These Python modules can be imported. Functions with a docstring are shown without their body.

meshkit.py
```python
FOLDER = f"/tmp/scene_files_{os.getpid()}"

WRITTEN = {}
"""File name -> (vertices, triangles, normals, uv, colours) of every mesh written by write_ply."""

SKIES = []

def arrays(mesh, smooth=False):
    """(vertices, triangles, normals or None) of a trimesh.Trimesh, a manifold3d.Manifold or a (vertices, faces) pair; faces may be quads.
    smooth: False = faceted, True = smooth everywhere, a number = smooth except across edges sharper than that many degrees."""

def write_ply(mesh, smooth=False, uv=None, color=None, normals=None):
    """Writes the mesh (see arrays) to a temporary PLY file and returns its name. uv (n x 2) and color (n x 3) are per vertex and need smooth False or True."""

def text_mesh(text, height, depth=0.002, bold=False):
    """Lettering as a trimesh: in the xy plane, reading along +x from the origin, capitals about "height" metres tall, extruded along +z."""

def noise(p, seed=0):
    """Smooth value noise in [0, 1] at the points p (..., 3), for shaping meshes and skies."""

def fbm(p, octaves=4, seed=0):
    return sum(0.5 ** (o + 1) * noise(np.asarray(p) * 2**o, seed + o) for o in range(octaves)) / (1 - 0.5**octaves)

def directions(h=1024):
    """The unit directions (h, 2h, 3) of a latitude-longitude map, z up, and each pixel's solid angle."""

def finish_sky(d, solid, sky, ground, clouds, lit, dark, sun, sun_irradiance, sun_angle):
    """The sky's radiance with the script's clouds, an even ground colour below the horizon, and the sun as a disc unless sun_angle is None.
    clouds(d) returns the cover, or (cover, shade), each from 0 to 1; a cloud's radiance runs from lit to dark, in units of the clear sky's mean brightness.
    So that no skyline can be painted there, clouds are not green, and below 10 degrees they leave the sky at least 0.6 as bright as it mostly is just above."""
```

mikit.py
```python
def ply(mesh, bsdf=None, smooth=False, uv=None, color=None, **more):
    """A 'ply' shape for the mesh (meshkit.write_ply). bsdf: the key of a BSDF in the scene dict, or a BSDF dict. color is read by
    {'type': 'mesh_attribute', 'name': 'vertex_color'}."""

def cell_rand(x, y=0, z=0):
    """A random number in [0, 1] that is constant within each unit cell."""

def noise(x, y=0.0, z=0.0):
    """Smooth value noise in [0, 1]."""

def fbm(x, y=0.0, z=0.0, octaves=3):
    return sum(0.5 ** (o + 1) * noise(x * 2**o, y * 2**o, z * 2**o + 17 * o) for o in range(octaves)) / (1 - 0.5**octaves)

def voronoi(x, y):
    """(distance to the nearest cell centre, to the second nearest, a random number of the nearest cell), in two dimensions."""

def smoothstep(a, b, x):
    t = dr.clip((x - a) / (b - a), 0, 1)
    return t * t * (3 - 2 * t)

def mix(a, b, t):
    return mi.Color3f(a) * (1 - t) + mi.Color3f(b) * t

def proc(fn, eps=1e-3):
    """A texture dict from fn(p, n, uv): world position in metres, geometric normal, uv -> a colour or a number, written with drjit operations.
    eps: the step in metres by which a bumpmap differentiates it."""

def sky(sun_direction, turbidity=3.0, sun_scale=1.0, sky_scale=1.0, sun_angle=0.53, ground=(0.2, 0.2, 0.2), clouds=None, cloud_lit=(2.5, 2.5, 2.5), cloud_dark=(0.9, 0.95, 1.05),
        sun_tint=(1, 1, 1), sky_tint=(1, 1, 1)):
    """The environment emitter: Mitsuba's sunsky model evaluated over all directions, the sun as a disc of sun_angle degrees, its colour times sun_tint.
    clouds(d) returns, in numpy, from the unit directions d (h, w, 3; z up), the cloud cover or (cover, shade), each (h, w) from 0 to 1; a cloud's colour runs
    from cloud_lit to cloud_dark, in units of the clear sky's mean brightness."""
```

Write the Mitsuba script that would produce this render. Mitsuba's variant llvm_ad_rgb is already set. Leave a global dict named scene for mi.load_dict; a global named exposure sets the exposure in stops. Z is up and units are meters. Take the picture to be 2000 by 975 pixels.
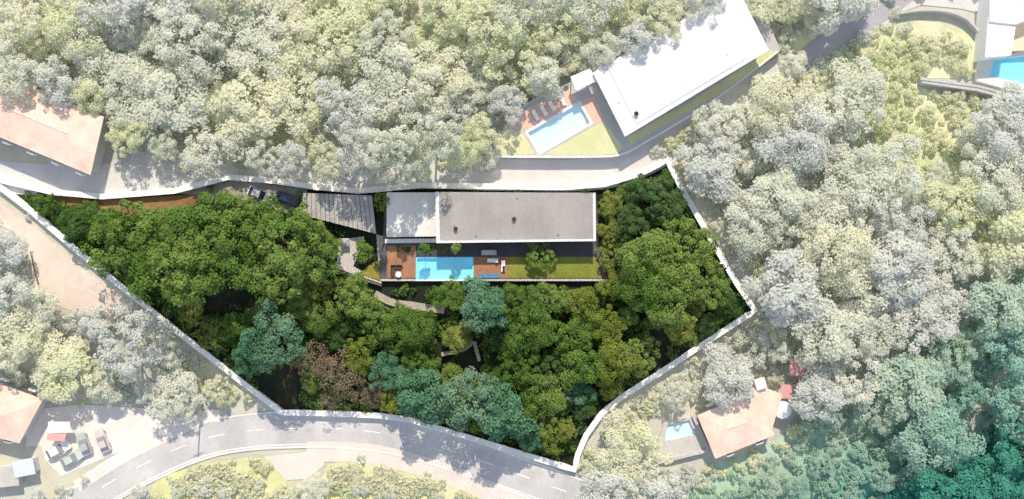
import math, random
import numpy as np, trimesh, mitsuba as mi, mikit, drjit as dr
from shapely.geometry import Polygon, Point, LineString
from shapely.ops import unary_union
from shapely.prepared import prep
from shapely import contains_xy
from scipy.spatial import Delaunay
import meshkit

T = mi.ScalarTransform4f
scene, labels = {}, {}
rng = np.random.default_rng(7)
random.seed(7)

# ------------------------------------------------------------------ camera, sky, exposure
ALT = 180.0                      # drone altitude over the house, looking straight down
GS = 0.09                        # metres per photograph pixel at ground level
scene['camera'] = {'type': 'thinlens', 'aperture_radius': .22, 'focus_distance': 340., 'fov_axis': 'x', 'fov': math.degrees(2 * math.atan(1000 * GS / ALT)),
                   'near_clip': 1.0, 'far_clip': 6000.0,
                   'to_world': T().look_at(origin=[0, 0, ALT], target=[0, 0, 0], up=[0, 1, 0])}
scene['sky'] = mikit.sky((0.04, 0.69, 0.73), turbidity=3, sky_scale=1.4, sun_tint=(.95, .99, 1.06), clouds=lambda d: .45, cloud_lit=(2.3, 2.35, 2.45))  # even thin cloud added out of view to lift shade in the surroundings
exposure = 1.62

# ------------------------------------------------------------------ helpers
def key_for(name):
    if name not in used: used.add(name); return name
    k = 1
    while f'{name}_{k:03d}' in used: k += 1
    used.add(f'{name}_{k:03d}'); return f'{name}_{k:03d}'
used = set()

def tag(key, label=None, cat=None, group=None, kind=None):
    d = {}
    if label: d['label'] = label
    if cat: d['category'] = cat
    if group: d['group'] = group
    if kind: d['kind'] = kind
    labels[key] = d

def thing(name, label, cat, group=None):
    k = key_for(name); tag(k, label, cat, group); return k

def put(name, mesh, mat, parent=None, smooth=False, kind=None, label=None):
    key = key_for(parent + '__' + name if parent else name)
    scene[key] = mikit.ply(mesh, mat, smooth=smooth)
    if kind or label: tag(key, label=label, kind=kind)
    return key

def h(x, y):
    """Height of the hillside in metres."""
    x, y = np.asarray(x, float), np.asarray(y, float)
    t = np.clip((-4.0 - y) / 22.0, 0, 1)
    return -3.2 * t * t * (3 - 2 * t)

def W(px, py, z=0.0):
    s = GS * (ALT - z) / ALT
    return np.array([(px - 1000) * s, (487.5 - py) * s])

def WG(px, py, up=0.0):
    """Point of the hillside (plus 'up') seen at a place of the photograph."""
    z = 0.0
    for _ in range(6):
        p = W(px, py, z + up); z = float(h(*p))
    return np.array([p[0], p[1], z])

def wpoly(pts, z=0.0): return Polygon([W(a, b, z) for a, b in pts])

def cat(*ms): return trimesh.util.concatenate([m for m in ms])

def prism(poly, z0, z1):
    m = trimesh.creation.extrude_polygon(poly, z1 - z0, engine='earcut'); m.apply_translation([0, 0, z0]); return m

def pprism(pts, z0, z1): return prism(wpoly(pts, z1), z0, z1)

def bx(cx, cy, z0, sx, sy, sz, rot=0.0, bevel=0.0):
    if bevel > 0:
        p = Polygon([(-sx/2, -sy/2), (sx/2, -sy/2), (sx/2, sy/2), (-sx/2, sy/2)]).buffer(-bevel).buffer(bevel, quad_segs=3)
        m = trimesh.creation.extrude_polygon(p, sz, engine='earcut'); m.apply_translation([0, 0, z0])
    else:
        m = trimesh.creation.box((sx, sy, sz)); m.apply_translation([0, 0, z0 + sz / 2])
    m.apply_transform(trimesh.transformations.rotation_matrix(rot, [0, 0, 1])); m.apply_translation([cx, cy, 0]); return m

def cone_between(p, q, r0, r1, n=8):
    p, q = np.asarray(p, float), np.asarray(q, float); d = q - p; L = np.linalg.norm(d); d = d / L
    a = np.cross(d, [0, 0, 1.0] if abs(d[2]) < .9 else [1.0, 0, 0]); a /= np.linalg.norm(a); b = np.cross(d, a)
    t = np.arange(n) * 2 * np.pi / n
    ring = np.cos(t)[:, None] * a + np.sin(t)[:, None] * b
    v = np.vstack([p + ring * r0, q + ring * r1, [p], [q]])
    f = []
    for i in range(n):
        j = (i + 1) % n
        f += [[i, j, n + j], [i, n + j, n + i], [2 * n, j, i], [2 * n + 1, n + i, n + j]]
    return trimesh.Trimesh(v, f, process=False)

def polyline_tube(pts, r, n=7): return cat(*[cone_between(pts[i], pts[i + 1], r, r, n) for i in range(len(pts) - 1)])

def hull(pts): return trimesh.convex.convex_hull(np.asarray(pts, float))

def drape(poly, off, step=1.6):
    """A sheet that follows the hillside 'off' metres above it."""
    geoms = getattr(poly, 'geoms', [poly]); out = []
    for g in geoms:
        if g.area < 0.3: continue
        P = []
        for ring in [g.exterior, *g.interiors]:
            n = max(8, int(ring.length / 0.6))
            P += [ring.interpolate(i / n, normalized=True).coords[0] for i in range(n)]
            P += list(ring.coords)[:-1]
        inner = g.buffer(-0.5)
        x0, y0, x1, y1 = g.bounds
        gx, gy = np.meshgrid(np.arange(x0, x1, step), np.arange(y0, y1, step))
        ok = contains_xy(inner, gx.ravel(), gy.ravel())
        P = np.array(P + list(zip(gx.ravel()[ok], gy.ravel()[ok])))
        P = np.unique(np.round(P, 3), axis=0)
        f = Delaunay(P).simplices
        c = P[f].mean(1); f = f[contains_xy(g, c[:, 0], c[:, 1])]
        a, b, c2 = P[f[:, 0]], P[f[:, 1]], P[f[:, 2]]
        s = (b[:, 0]-a[:, 0])*(c2[:, 1]-a[:, 1]) - (b[:, 1]-a[:, 1])*(c2[:, 0]-a[:, 0])
        f = f[np.abs(s) > 1e-5]; s = s[np.abs(s) > 1e-5]
        f[s < 0] = f[s < 0][:, ::-1]
        out.append(trimesh.Trimesh(np.column_stack([P, h(P[:, 0], P[:, 1]) + off]), f, process=False))
    return cat(*out)

def gpoly(pts): return Polygon([WG(a, b)[:2] for a, b in pts]).buffer(0)

def smooth_pts(pts, n=6):
    """Catmull-Rom through photograph points."""
    p = np.array([pts[0], *pts, pts[-1]], float); out = []
    for i in range(1, len(p) - 2):
        for t in np.arange(n) / n:
            a, b, c, d = p[i-1], p[i], p[i+1], p[i+2]
            out.append(.5 * ((2*b) + (-a+c)*t + (2*a-5*b+4*c-d)*t*t + (-a+3*b-3*c+d)*t**3))
    return np.array(out + [p[-2]])

# ------------------------------------------------------------------ materials
def mottled(c, amp=.15, f=.6, f2=4.0, tint=None, tamp=.0):
    c = [float(v) for v in c]; tint = tint or c
    def fn(p, n, uv):
        a = mikit.fbm(p.x * f, p.y * f, p.z * f, octaves=3); b = mikit.noise(p.x * f2, p.y * f2, p.z * f2)
        k = 1 + amp * (2 * a - 1) * 1.6 + amp * .5 * (2 * b - 1)
        return mikit.mix(c, tint, mikit.smoothstep(.4, .7, mikit.noise(p.x * f * .6 + 31, p.y * f * .6, 3)) * tamp) * k
    return mikit.proc(fn)

def mat(name, c, rough=.8, amp=.12, f=.6, f2=4., tint=None, tamp=0., spec=.3, metallic=0.):
    tex = mottled(c, amp, f, f2, tint, tamp) if amp > 0 else {'type': 'rgb', 'value': list(c)}
    scene[name] = {'type': 'twosided', 'bsdf': {'type': 'principled', 'base_color': tex, 'roughness': rough, 'specular': spec, 'metallic': metallic}}

mat('m_white', (.90, .90, .89), .7, .03, .4)
mat('m_white_roof', (.76, .76, .775), .8, .05, .18, 2.)
mat('m_annex_roof', (.70, .685, .655), .85, .08, .3, 2.5)
mat('m_grey_roof', (.33, .32, .31), .9, .12, .22, 3., (.38, .365, .345), .6)
mat('m_parapet', (.74, .74, .74), .8, .05)
mat('m_metal_roof', (.40, .39, .385), .6, .10, .8)
mat('m_concrete', (.52, .51, .49), .9, .12, .35, 3.)
mat('m_dark_concrete', (.12, .12, .12), .9, .2, .6)
mat('m_plot_paving', (.33, .32, .27), .9, .15, .5)
mat('m_veiled_road', (.60, .595, .60), .9, .09, .3, 2.5, (.66, .64, .61), .5)  # outer roads, paving and yard carry the white veil in their base colour
mat('m_veiled_asphalt', (.50, .50, .515), .9, .10, .3, 2.5, (.58, .575, .58), .8)
mat('m_veiled_dark_asphalt', (.40, .40, .44), .9, .06, .3)
mat('m_paint', (.85, .85, .82), .8, .05)
mat('m_pink_paving', (.70, .645, .61), .9, .06, .3)
mat('m_yard', (.74, .70, .67), .9, .06, .3)
mat('m_veiled_terracotta', (.78, .59, .50), .85, .10, .7, 5., (.82, .66, .57), .7)  # roof tiles whitened by the veil put into their colour
mat('m_veiled_soil', (.68, .585, .52), .95, .09, .15, 1.2, (.72, .65, .58), .9)
mat('m_veiled_ground', (.50, .51, .47), .95, .10, .25, 1.4, (.56, .55, .44), .9)  # soil, ground, lawn and meadow: white haze veil painted into the colour
mat('m_veiled_lawn', (.60, .63, .34), .95, .10, .3, 3., (.66, .66, .42), .8)
mat('m_veiled_meadow', (.58, .62, .42), .95, .12, .3, 3., (.64, .64, .46), .9)
def tinted_teal_lawn(p, n, uv):  # overlaid teal gradient painted into the grass colour, stronger towards the corner
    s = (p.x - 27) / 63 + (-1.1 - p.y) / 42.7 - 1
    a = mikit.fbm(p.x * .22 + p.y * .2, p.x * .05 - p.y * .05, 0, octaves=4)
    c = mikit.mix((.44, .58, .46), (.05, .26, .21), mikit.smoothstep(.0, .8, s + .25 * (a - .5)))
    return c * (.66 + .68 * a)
scene['m_tinted_teal_lawn'] = {'type': 'twosided', 'bsdf': {'type': 'diffuse', 'reflectance': mikit.proc(tinted_teal_lawn)}}
mat('m_plot_soil_shade', (.02, .028, .018), .95, .3, .5, 2., (.04, .04, .022), .8)  # soil blackened so the gaps between crowns carry painted deep shade
mat('m_red_soil', (.27, .15, .075), .95, .25, .6, 3., (.33, .21, .10), .8)
mat('m_plot_lawn', (.20, .235, .045), .95, .22, .6, 5., (.28, .25, .06), .8)
mat('m_shade_floor', (.07, .075, .085), .8, .12, .8)  # floor darkened to put the house shade into its colour
mat('m_deck', (.36, .19, .115), .7, .12, .8, 6.)
mat('m_veiled_deck', (.70, .50, .42), .8, .08, .6)
mat('m_pool_tile', (.26, .80, 1.0), .4, .04, .5)
mat('m_veiled_pool', (.60, .86, .96), .4, .05, .8)  # outer pools and decks lightened by the painted veil
mat('m_veiled_glass', (.24, .27, .29), .1, 0, spec=.6)  # car glass outside the plot, veil painted in
mat('m_pool_rim', (.62, .70, .74), .5, .04)
mat('m_pale_stone', (.50, .46, .38), .95, .18, 1., 5.)
mat('m_stone', (.38, .34, .26), .95, .2, 1., 5.)
mat('m_wood_dark', (.08, .06, .05), .7, .15, 2.)
mat('m_bark', (.11, .09, .07), .95, .2, 2.)
mat('m_veiled_bark', (.50, .48, .45), .95, .12, 2.)  # bark of outer trees, whitened with the same painted veil
mat('m_dark_glass', (.03, .045, .06), .08, 0, spec=.6)
mat('m_black', (.03, .03, .03), .6, 0)
mat('m_silver', (.74, .75, .76), .3, 0, metallic=.1, spec=.6)
mat('m_navy', (.02, .045, .11), .2, 0, spec=.6)
mat('m_red', (.76, .40, .38), .5, .03)
mat('m_towel_blue', (.10, .26, .48), .9, .05, 2.)
mat('m_pale_blue', (.60, .70, .74), .6, .04)
mat('m_veiled_car_white', (.86, .86, .86), .25, 0, spec=.6)  # paint of the yard cars, lightened by the veil put into it
mat('m_veiled_car_green', (.50, .60, .55), .25, 0, spec=.6)
mat('m_veiled_car_grey', (.42, .45, .46), .25, 0, spec=.6)
mat('m_veiled_car_rose', (.60, .52, .52), .25, 0, spec=.6)
mat('m_cream', (.80, .66, .50), .8, .06, .5)
mat('m_grey_wall', (.50, .50, .51), .8, .06, .5)  # plain mid grey for walls, copings and the sofa
scene['m_water'] = {'type': 'thindielectric', 'int_ior': 1.33}
scene['m_glass'] = {'type': 'thindielectric', 'int_ior': 1.5}

def leaf_mat(name, c, c2, amp=.35, trans=.55, rough=.55):
    c, c2 = list(map(float, c)), list(map(float, c2))
    def fn(p, n, uv):
        a = mikit.noise(p.x * 1.1, p.y * 1.1, p.z * 1.1); b = mikit.noise(p.x * .13 + 9, p.y * .13, 4); e = mikit.noise(p.x * 3.5, p.y * 3.5, p.z * 3.5)
        return dr.minimum(mikit.mix(c, c2, mikit.smoothstep(.25, .75, b)) * (1 + amp * (a * 1.3 + e * .7 - 1)), .93)
    scene[name] = {'type': 'principledthin', 'base_color': mikit.proc(fn), 'roughness': rough, 'diff_trans': trans, 'spec_trans': 0., 'eta': 1.3}

leaf_mat('l_green', (.145, .26, .06), (.25, .36, .10))
leaf_mat('l_lime', (.22, .29, .06), (.28, .33, .09))
leaf_mat('l_dark', (.085, .17, .05), (.12, .21, .08))
leaf_mat('l_teal', (.13, .29, .17), (.21, .35, .23))
leaf_mat('l_brown', (.28, .22, .16), (.25, .22, .15))
leaf_mat('l_pale_olive', (.77, .80, .71), (.82, .84, .76), .06, .9)  # ordinary foliage outside the plot with a white haze veil painted in
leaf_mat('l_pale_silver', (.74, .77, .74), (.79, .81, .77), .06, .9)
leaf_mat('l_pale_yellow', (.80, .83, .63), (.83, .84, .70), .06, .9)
leaf_mat('l_veiled_mint', (.50, .66, .55), (.56, .68, .58), .12, .8)  # from here the teal overlay tint is painted into the leaf colours
leaf_mat('l_tinted_mid_teal', (.36, .58, .49), (.42, .60, .51), .15, .7)
leaf_mat('l_tinted_deep_teal', (.08, .33, .27), (.10, .37, .29), .2, .6)

# ------------------------------------------------------------------ setting: ground, plot, roads
xs = np.concatenate([[-1600, -700, -300, -180], np.arange(-126, 126.1, 1.8), [180, 300, 700, 1600]])
ys = np.concatenate([[-1600, -700, -300, -120], np.arange(-72, 72.1, 1.8), [120, 300, 700, 1600]])
gx, gy = np.meshgrid(xs, ys)
i, j = np.meshgrid(np.arange(len(ys) - 1), np.arange(len(xs) - 1), indexing='ij')
q = (i * len(xs) + j).ravel(); nx = len(xs)
gf = np.vstack([np.stack([q, q + 1, q + nx + 1], 1), np.stack([q, q + nx + 1, q + nx], 1)])
scene['ground'] = mikit.ply(trimesh.Trimesh(np.column_stack([gx.ravel(), gy.ravel(), h(gx, gy).ravel()]), gf, process=False), 'm_veiled_ground', smooth=True)
tag('ground', kind='structure')

LINE = [(-60, 337), (0, 352), (100, 375), (200, 384), (340, 373), (400, 358), (445, 346), (520, 352), (620, 366), (700, 373), (760, 368), (820, 362),
        (950, 364), (1100, 366), (1180, 360), (1250, 340), (1303, 313), (1330, 365), (1390, 470), (1440, 555), (1475, 607), (1380, 668), (1290, 728),
        (1215, 775), (1175, 808), (1145, 850), (1128, 890), (1122, 918), (1030, 890), (900, 850), (800, 820), (740, 812), (640, 808), (550, 806),
        (470, 745), (330, 635), (160, 498), (60, 412), (0, 366), (-30, 348)]
PLOT = Polygon(LINE)

def struct(name, poly, m, off):
    k = key_for(name); scene[k] = mikit.ply(drape(poly, off), m, smooth=True); tag(k, kind='structure'); return k

struct('plot_ground', gpoly(LINE), 'm_plot_soil_shade', .05)
up_road = [(-60, 338), (60, 350), (200, 352), (330, 338), (440, 322), (560, 330), (700, 344), (830, 338), (1000, 342), (1180, 338), (1290, 296), (1400, 226), (1500, 160), (1600, 92), (1700, 32), (1790, -40)]
def band(pts, w):                    # a road: centre line in photograph points, width in metres
    return LineString([WG(a, b)[:2] for a, b in smooth_pts(pts)]).buffer(w / 2, cap_style=2)
struct('road', band(up_road, 5.6).union(gpoly([(190, 385), (190, 330), (250, 300), (330, 290), (560, 300), (560, 362), (440, 352), (330, 380)])), 'm_veiled_road', .10)
struct('road', band([(1560, 118), (1640, 66), (1720, 14), (1790, -40)], 5.0), 'm_veiled_dark_asphalt', .16)
struct('grass_verge', band([(1545, 95), (1600, 45), (1690, -30)], 2.6), 'm_veiled_lawn', .19)
low_road = [(120, 1010), (200, 952), (290, 902), (390, 860), (480, 842), (600, 836), (700, 840), (800, 856), (900, 886), (1000, 922), (1100, 958), (1200, 995), (1300, 1030)]
struct('road', band(low_road, 6.6), 'm_veiled_asphalt', .10)
struct('pavement', band([(600, 882), (700, 884), (780, 898), (870, 925), (960, 962), (1040, 995)], 3.6), 'm_pink_paving', .16)
struct('pavement', band([(150, 950), (240, 893), (340, 843), (400, 815), (430, 812)], 2.2), 'm_yard', .15)
struct('driveway', gpoly([(515, 892), (640, 878), (632, 910), (600, 935), (560, 938)]), 'm_pink_paving', .13)
struct('yard', gpoly([(60, 800), (160, 790), (330, 800), (380, 808), (345, 835), (180, 905), (120, 930), (90, 900), (80, 870), (-40, 880), (-40, 990), (120, 985), (110, 930), (50, 880)]), 'm_yard', .08)
struct('bare_soil', gpoly(smooth_pts([(-30, 385), (40, 420), (150, 515), (255, 595), (225, 625), (120, 600), (70, 560), (55, 490), (20, 450), (-30, 430)], 5)), 'm_veiled_soil', .08)
struct('lawn', gpoly(smooth_pts([(290, 985), (310, 935), (400, 908), (500, 893), (540, 915), (560, 940), (560, 990)], 5)), 'm_veiled_lawn', .10)
struct('lawn', gpoly(smooth_pts([(620, 985), (632, 925), (660, 902), (740, 905), (830, 928), (930, 968), (960, 1000)], 5)), 'm_veiled_lawn', .10)
struct('meadow', gpoly(smooth_pts([(1590, 120), (1680, 60), (1790, 40), (1880, 60), (1915, 110), (1890, 150), (1780, 160), (1930, 230), (1900, 330), (1720, 340), (1640, 200)], 5)), 'm_veiled_meadow', .06)
struct('grass_slope', gpoly(smooth_pts([(1395, 905), (1500, 868), (1580, 815), (1660, 770), (1760, 790), (1900, 860), (2060, 900), (2060, 1030), (1270, 1030), (1310, 960)], 5)), 'm_tinted_teal_lawn', .07)
struct('red_soil', gpoly([(90, 378), (200, 390), (340, 382), (415, 380), (420, 395), (330, 410), (220, 425), (120, 400)]), 'm_red_soil', .09)
struct('parking_apron', gpoly([(345, 378), (445, 350), (600, 370), (600, 425), (540, 412), (450, 396), (415, 384)]), 'm_plot_paving', .11)
struct('stepping_path', band([(732, 574), (765, 590), (800, 596), (868, 606)], 1.3), 'm_pale_stone', .10)
# painted edge and centre lines of the lower road, each dash a piece of the road
road_low = 'road_002'
for o in (-2.9, 2.9):
    ln = LineString([WG(a, b)[:2] for a, b in smooth_pts(low_road)]).parallel_offset(o, 'left')
    scene[key_for(road_low + '__edge_line')] = mikit.ply(drape(ln.buffer(.09, cap_style=2), .125), 'm_paint', smooth=True)
cl = LineString([WG(a, b)[:2] for a, b in smooth_pts(low_road)])
d = 2.0
while d < cl.length - 4:
    seg = LineString([cl.interpolate(d + t).coords[0] for t in (0, 1, 2, 3)])
    scene[key_for(road_low + '__centre_dash')] = mikit.ply(drape(seg.buffer(.09, cap_style=2), .125), 'm_paint', smooth=True); d += 7

# kerb of the lower road
kb = LineString([WG(a, b)[:2] for a, b in smooth_pts(low_road)]).parallel_offset(-3.42, 'left')
def ribbon(pts2, w, z_top, depth, close=False):
    """A wall or kerb along a line: its top 'z_top' over the hillside."""
    P = np.array(pts2, float); n = len(P)
    t = (np.roll(P, -1, 0) - np.roll(P, 1, 0)) if close else np.gradient(P, axis=0)
    t /= np.linalg.norm(t, axis=1, keepdims=True) + 1e-9
    nrm = np.stack([-t[:, 1], t[:, 0]], 1) * w / 2
    zt = h(P[:, 0], P[:, 1]) + z_top
    L, R = P + nrm, P - nrm
    v = np.vstack([np.column_stack([L, zt - depth]), np.column_stack([L, zt]), np.column_stack([R, zt]), np.column_stack([R, zt - depth])])
    f = []
    for a in range(n if close else n - 1):
        b = (a + 1) % n
        for k in range(3):
            f += [[k*n+a, (k+1)*n+a, (k+1)*n+b], [k*n+a, (k+1)*n+b, k*n+b]]
    if not close:
        e = n - 1; f += [[0, 3*n, 2*n], [0, 2*n, n], [e, n+e, 2*n+e], [e, 2*n+e, 3*n+e]]
    return trimesh.Trimesh(v, f, process=False)
def along(line, step): return [line.interpolate(s).coords[0] for s in np.arange(0, line.length, step)]
scene['kerb'] = mikit.ply(ribbon(along(kb, 1.2), .3, .24, .5), 'm_yard'); tag('kerb', kind='structure')

# ------------------------------------------------------------------ added white wall in place of a drawn plot outline
WALL_H = 1.3
wp = []
for a, b in zip(LINE, LINE[1:] + LINE[:1]):
    n = max(1, int(math.hypot(b[0]-a[0], b[1]-a[1]) / 14))
    wp += [WG(a[0] + (b[0]-a[0])*k/n, a[1] + (b[1]-a[1])*k/n, WALL_H)[:2] for k in range(n)]
wall = thing('boundary_wall', 'added white wall for the drawn outline all round the green plot with the pool house', 'wall')
put('body', ribbon(wp, .80, WALL_H - .12, 2.6, True), 'm_white', wall)
put('coping', ribbon(wp, .98, WALL_H, .12, True), 'm_white', wall)

# ------------------------------------------------------------------ main house on its terrace
TZ = 1.0
POOL = [(812, 502), (925, 502), (925, 549), (812, 549)]
terr_px = [(742, 500), (748, 470), (752, 376), (1164, 376), (1172, 500), (1188, 548), (742, 548)]
terr = wpoly(terr_px, TZ); pool = wpoly(POOL, TZ)
hs = thing('terrace', 'raised garden terrace with dark retaining wall along the south side of the pool house', 'terrace')
put('retaining_wall', prism(terr.difference(pool), -3.0, TZ - .02), 'm_dark_concrete', hs)
put('coping', prism(wpoly([(744, 545.5), (812, 545.5), (812, 549), (742, 549)], TZ), TZ - .01, TZ + .12), 'm_concrete', hs)
put('coping', prism(wpoly([(925, 545.5), (1186, 545.5), (1189, 549), (925, 549)], TZ), TZ - .01, TZ + .12), 'm_concrete', hs)
dk = prism(wpoly([(756, 480), (812, 480), (812, 543), (756, 543)], TZ), TZ - .02, TZ + .02)
put('deck', dk, 'm_deck', hs)
dk = prism(wpoly([(812, 474), (1160, 474), (1160, 502), (812, 502)], TZ), TZ - .02, TZ + .02)
put('slate_floor', dk, 'm_shade_floor', hs)  # dark floor colour stands in for shade under the eaves
put('deck', prism(wpoly([(925, 502), (990, 502), (990, 543), (925, 543)], TZ), TZ - .02, TZ + .018), 'm_deck', hs)
put('lawn', prism(wpoly([(990, 502), (1164, 502), (1176, 543), (990, 543)], TZ), TZ - .02, TZ + .03), 'm_plot_lawn', hs)
# deck boards joints on the sunlit decks: each plank strip
for k in range(9):
    x = 757 + k * 6.1
    put('plank', prism(wpoly([(x, 496), (x + 5.6, 496), (x + 5.6, 542.5), (x, 542.5)], TZ), TZ + .015, TZ + .05), 'm_deck', hs)
for k in range(10):
    x = 926 + k * 6.3
    put('plank', prism(wpoly([(x, 503), (x + 5.8, 503), (x + 5.8, 542.5), (x, 542.5)], TZ), TZ + .013, TZ + .05), 'm_deck', hs)

pl = thing('swimming_pool', 'bright blue rectangular infinity pool on the terrace of the long grey roofed house', 'swimming pool')
x0, y0, x1, y1 = pool.bounds
put('basin', cat(bx((x0+x1)/2, (y0+y1)/2, -.2, x1-x0-.3, y1-y0-.3, .42), bx((x0+x1)/2, y1-.10, -.25, x1-x0-.01, .2, 1.15), bx(x0+.10, (y0+y1)/2, -.25, .2, y1-y0-.41, 1.15), bx(x1-.10, (y0+y1)/2, -.25, .2, y1-y0-.41, 1.15)), 'm_pool_tile', pl)
put('rim', bx((x0+x1)/2, y0+.10, -1.5, x1-x0-.01, .2, 2.42), 'm_white', pl)
put('catch_channel', bx((x0+x1)/2, y0-.45, -1.5, x1-x0+5, .7, 1.35), 'm_pool_rim', pl)
wv = trimesh.Trimesh([[x0+.2, y0+.2, .86], [x1-.2, y0+.2, .86], [x1-.2, y1-.2, .86], [x0+.2, y1-.2, .86]], [[0, 1, 2], [0, 2, 3]])
put('water', wv, 'm_water', pl)

RZ = 5.0
hk = thing('flat_roofed_house', 'long low house with a flat grey roof and white parapets beside the swimming pool', 'house')
roof = [(850, 375), (1163, 377), (1164, 471), (852, 475)]
put('wall', pprism([(856, 384), (1158, 384), (1158, 458), (856, 462)], TZ, RZ - .35), 'm_white', hk)
rk = put('roof', pprism(roof, RZ - .35, RZ), 'm_grey_roof', hk)
for pts in ([(850, 375), (857, 375), (859, 475), (852, 475)], [(1158, 377), (1163, 377), (1164, 471), (1159, 471)]):
    put('parapet', pprism(pts, RZ - .37, RZ + .22), 'm_parapet', rk)
put('parapet', pprism([(859, 470.5), (1159, 467), (1159, 471.1), (859, 474.9)], RZ - .37, RZ + .16), 'm_parapet', rk)
for (a, b) in ((890, 447), (1004, 428)):
    p = W(a, b, RZ); put('vent', cat(cone_between([p[0], p[1], RZ], [p[0], p[1], RZ + .45], .22, .22, 12), cone_between([p[0], p[1], RZ + .45], [p[0], p[1], RZ + .6], .36, .30, 12)), 'm_black', rk)
p0, p1 = W(862, 462, RZ - .35), W(1154, 458, RZ - .35)
for k in range(9):
    a = p0 + (p1 - p0) * (k + .5) / 9
    w = put('window', bx(a[0], a[1] - .04, TZ + .1, 2.75, .10, 2.9), 'm_black', hk)
    put('pane', bx(a[0] - .66, a[1] - .10, TZ + .2, 1.24, .04, 2.7), 'm_dark_glass', w); put('pane', bx(a[0] + .66, a[1] - .10, TZ + .2, 1.24, .04, 2.7), 'm_dark_glass', w)
for k in range(1, 8):
    x = 858 + k * 37.6
    put('seam', pprism([(x, 379), (x + .9, 379), (x + 1.3, 468), (x + .4, 468)], RZ - .01, RZ + .035), 'm_metal_roof', rk)
for a, b in ((930, 462), (1090, 460), (1010, 388)):
    p = W(a, b, RZ); put('drain', cone_between([p[0], p[1], RZ - .01], [p[0], p[1], RZ + .08], .17, .14, 10), 'm_dark_concrete', rk)
LZ = 3.6
put('annex_wall', pprism([(760, 384), (849, 384), (849, 458), (760, 458)], TZ, LZ - .3), 'm_white', hk)
put('annex_roof', pprism([(755, 376), (849.5, 376), (851.5, 462), (755, 463)], LZ - .3, LZ), 'm_annex_roof', hk, label='white lower flat roof at the left end')
put('ledge', pprism([(752, 467), (851, 466), (852, 474), (752, 475)], TZ, LZ - 1.2), 'm_parapet', hk)

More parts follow.
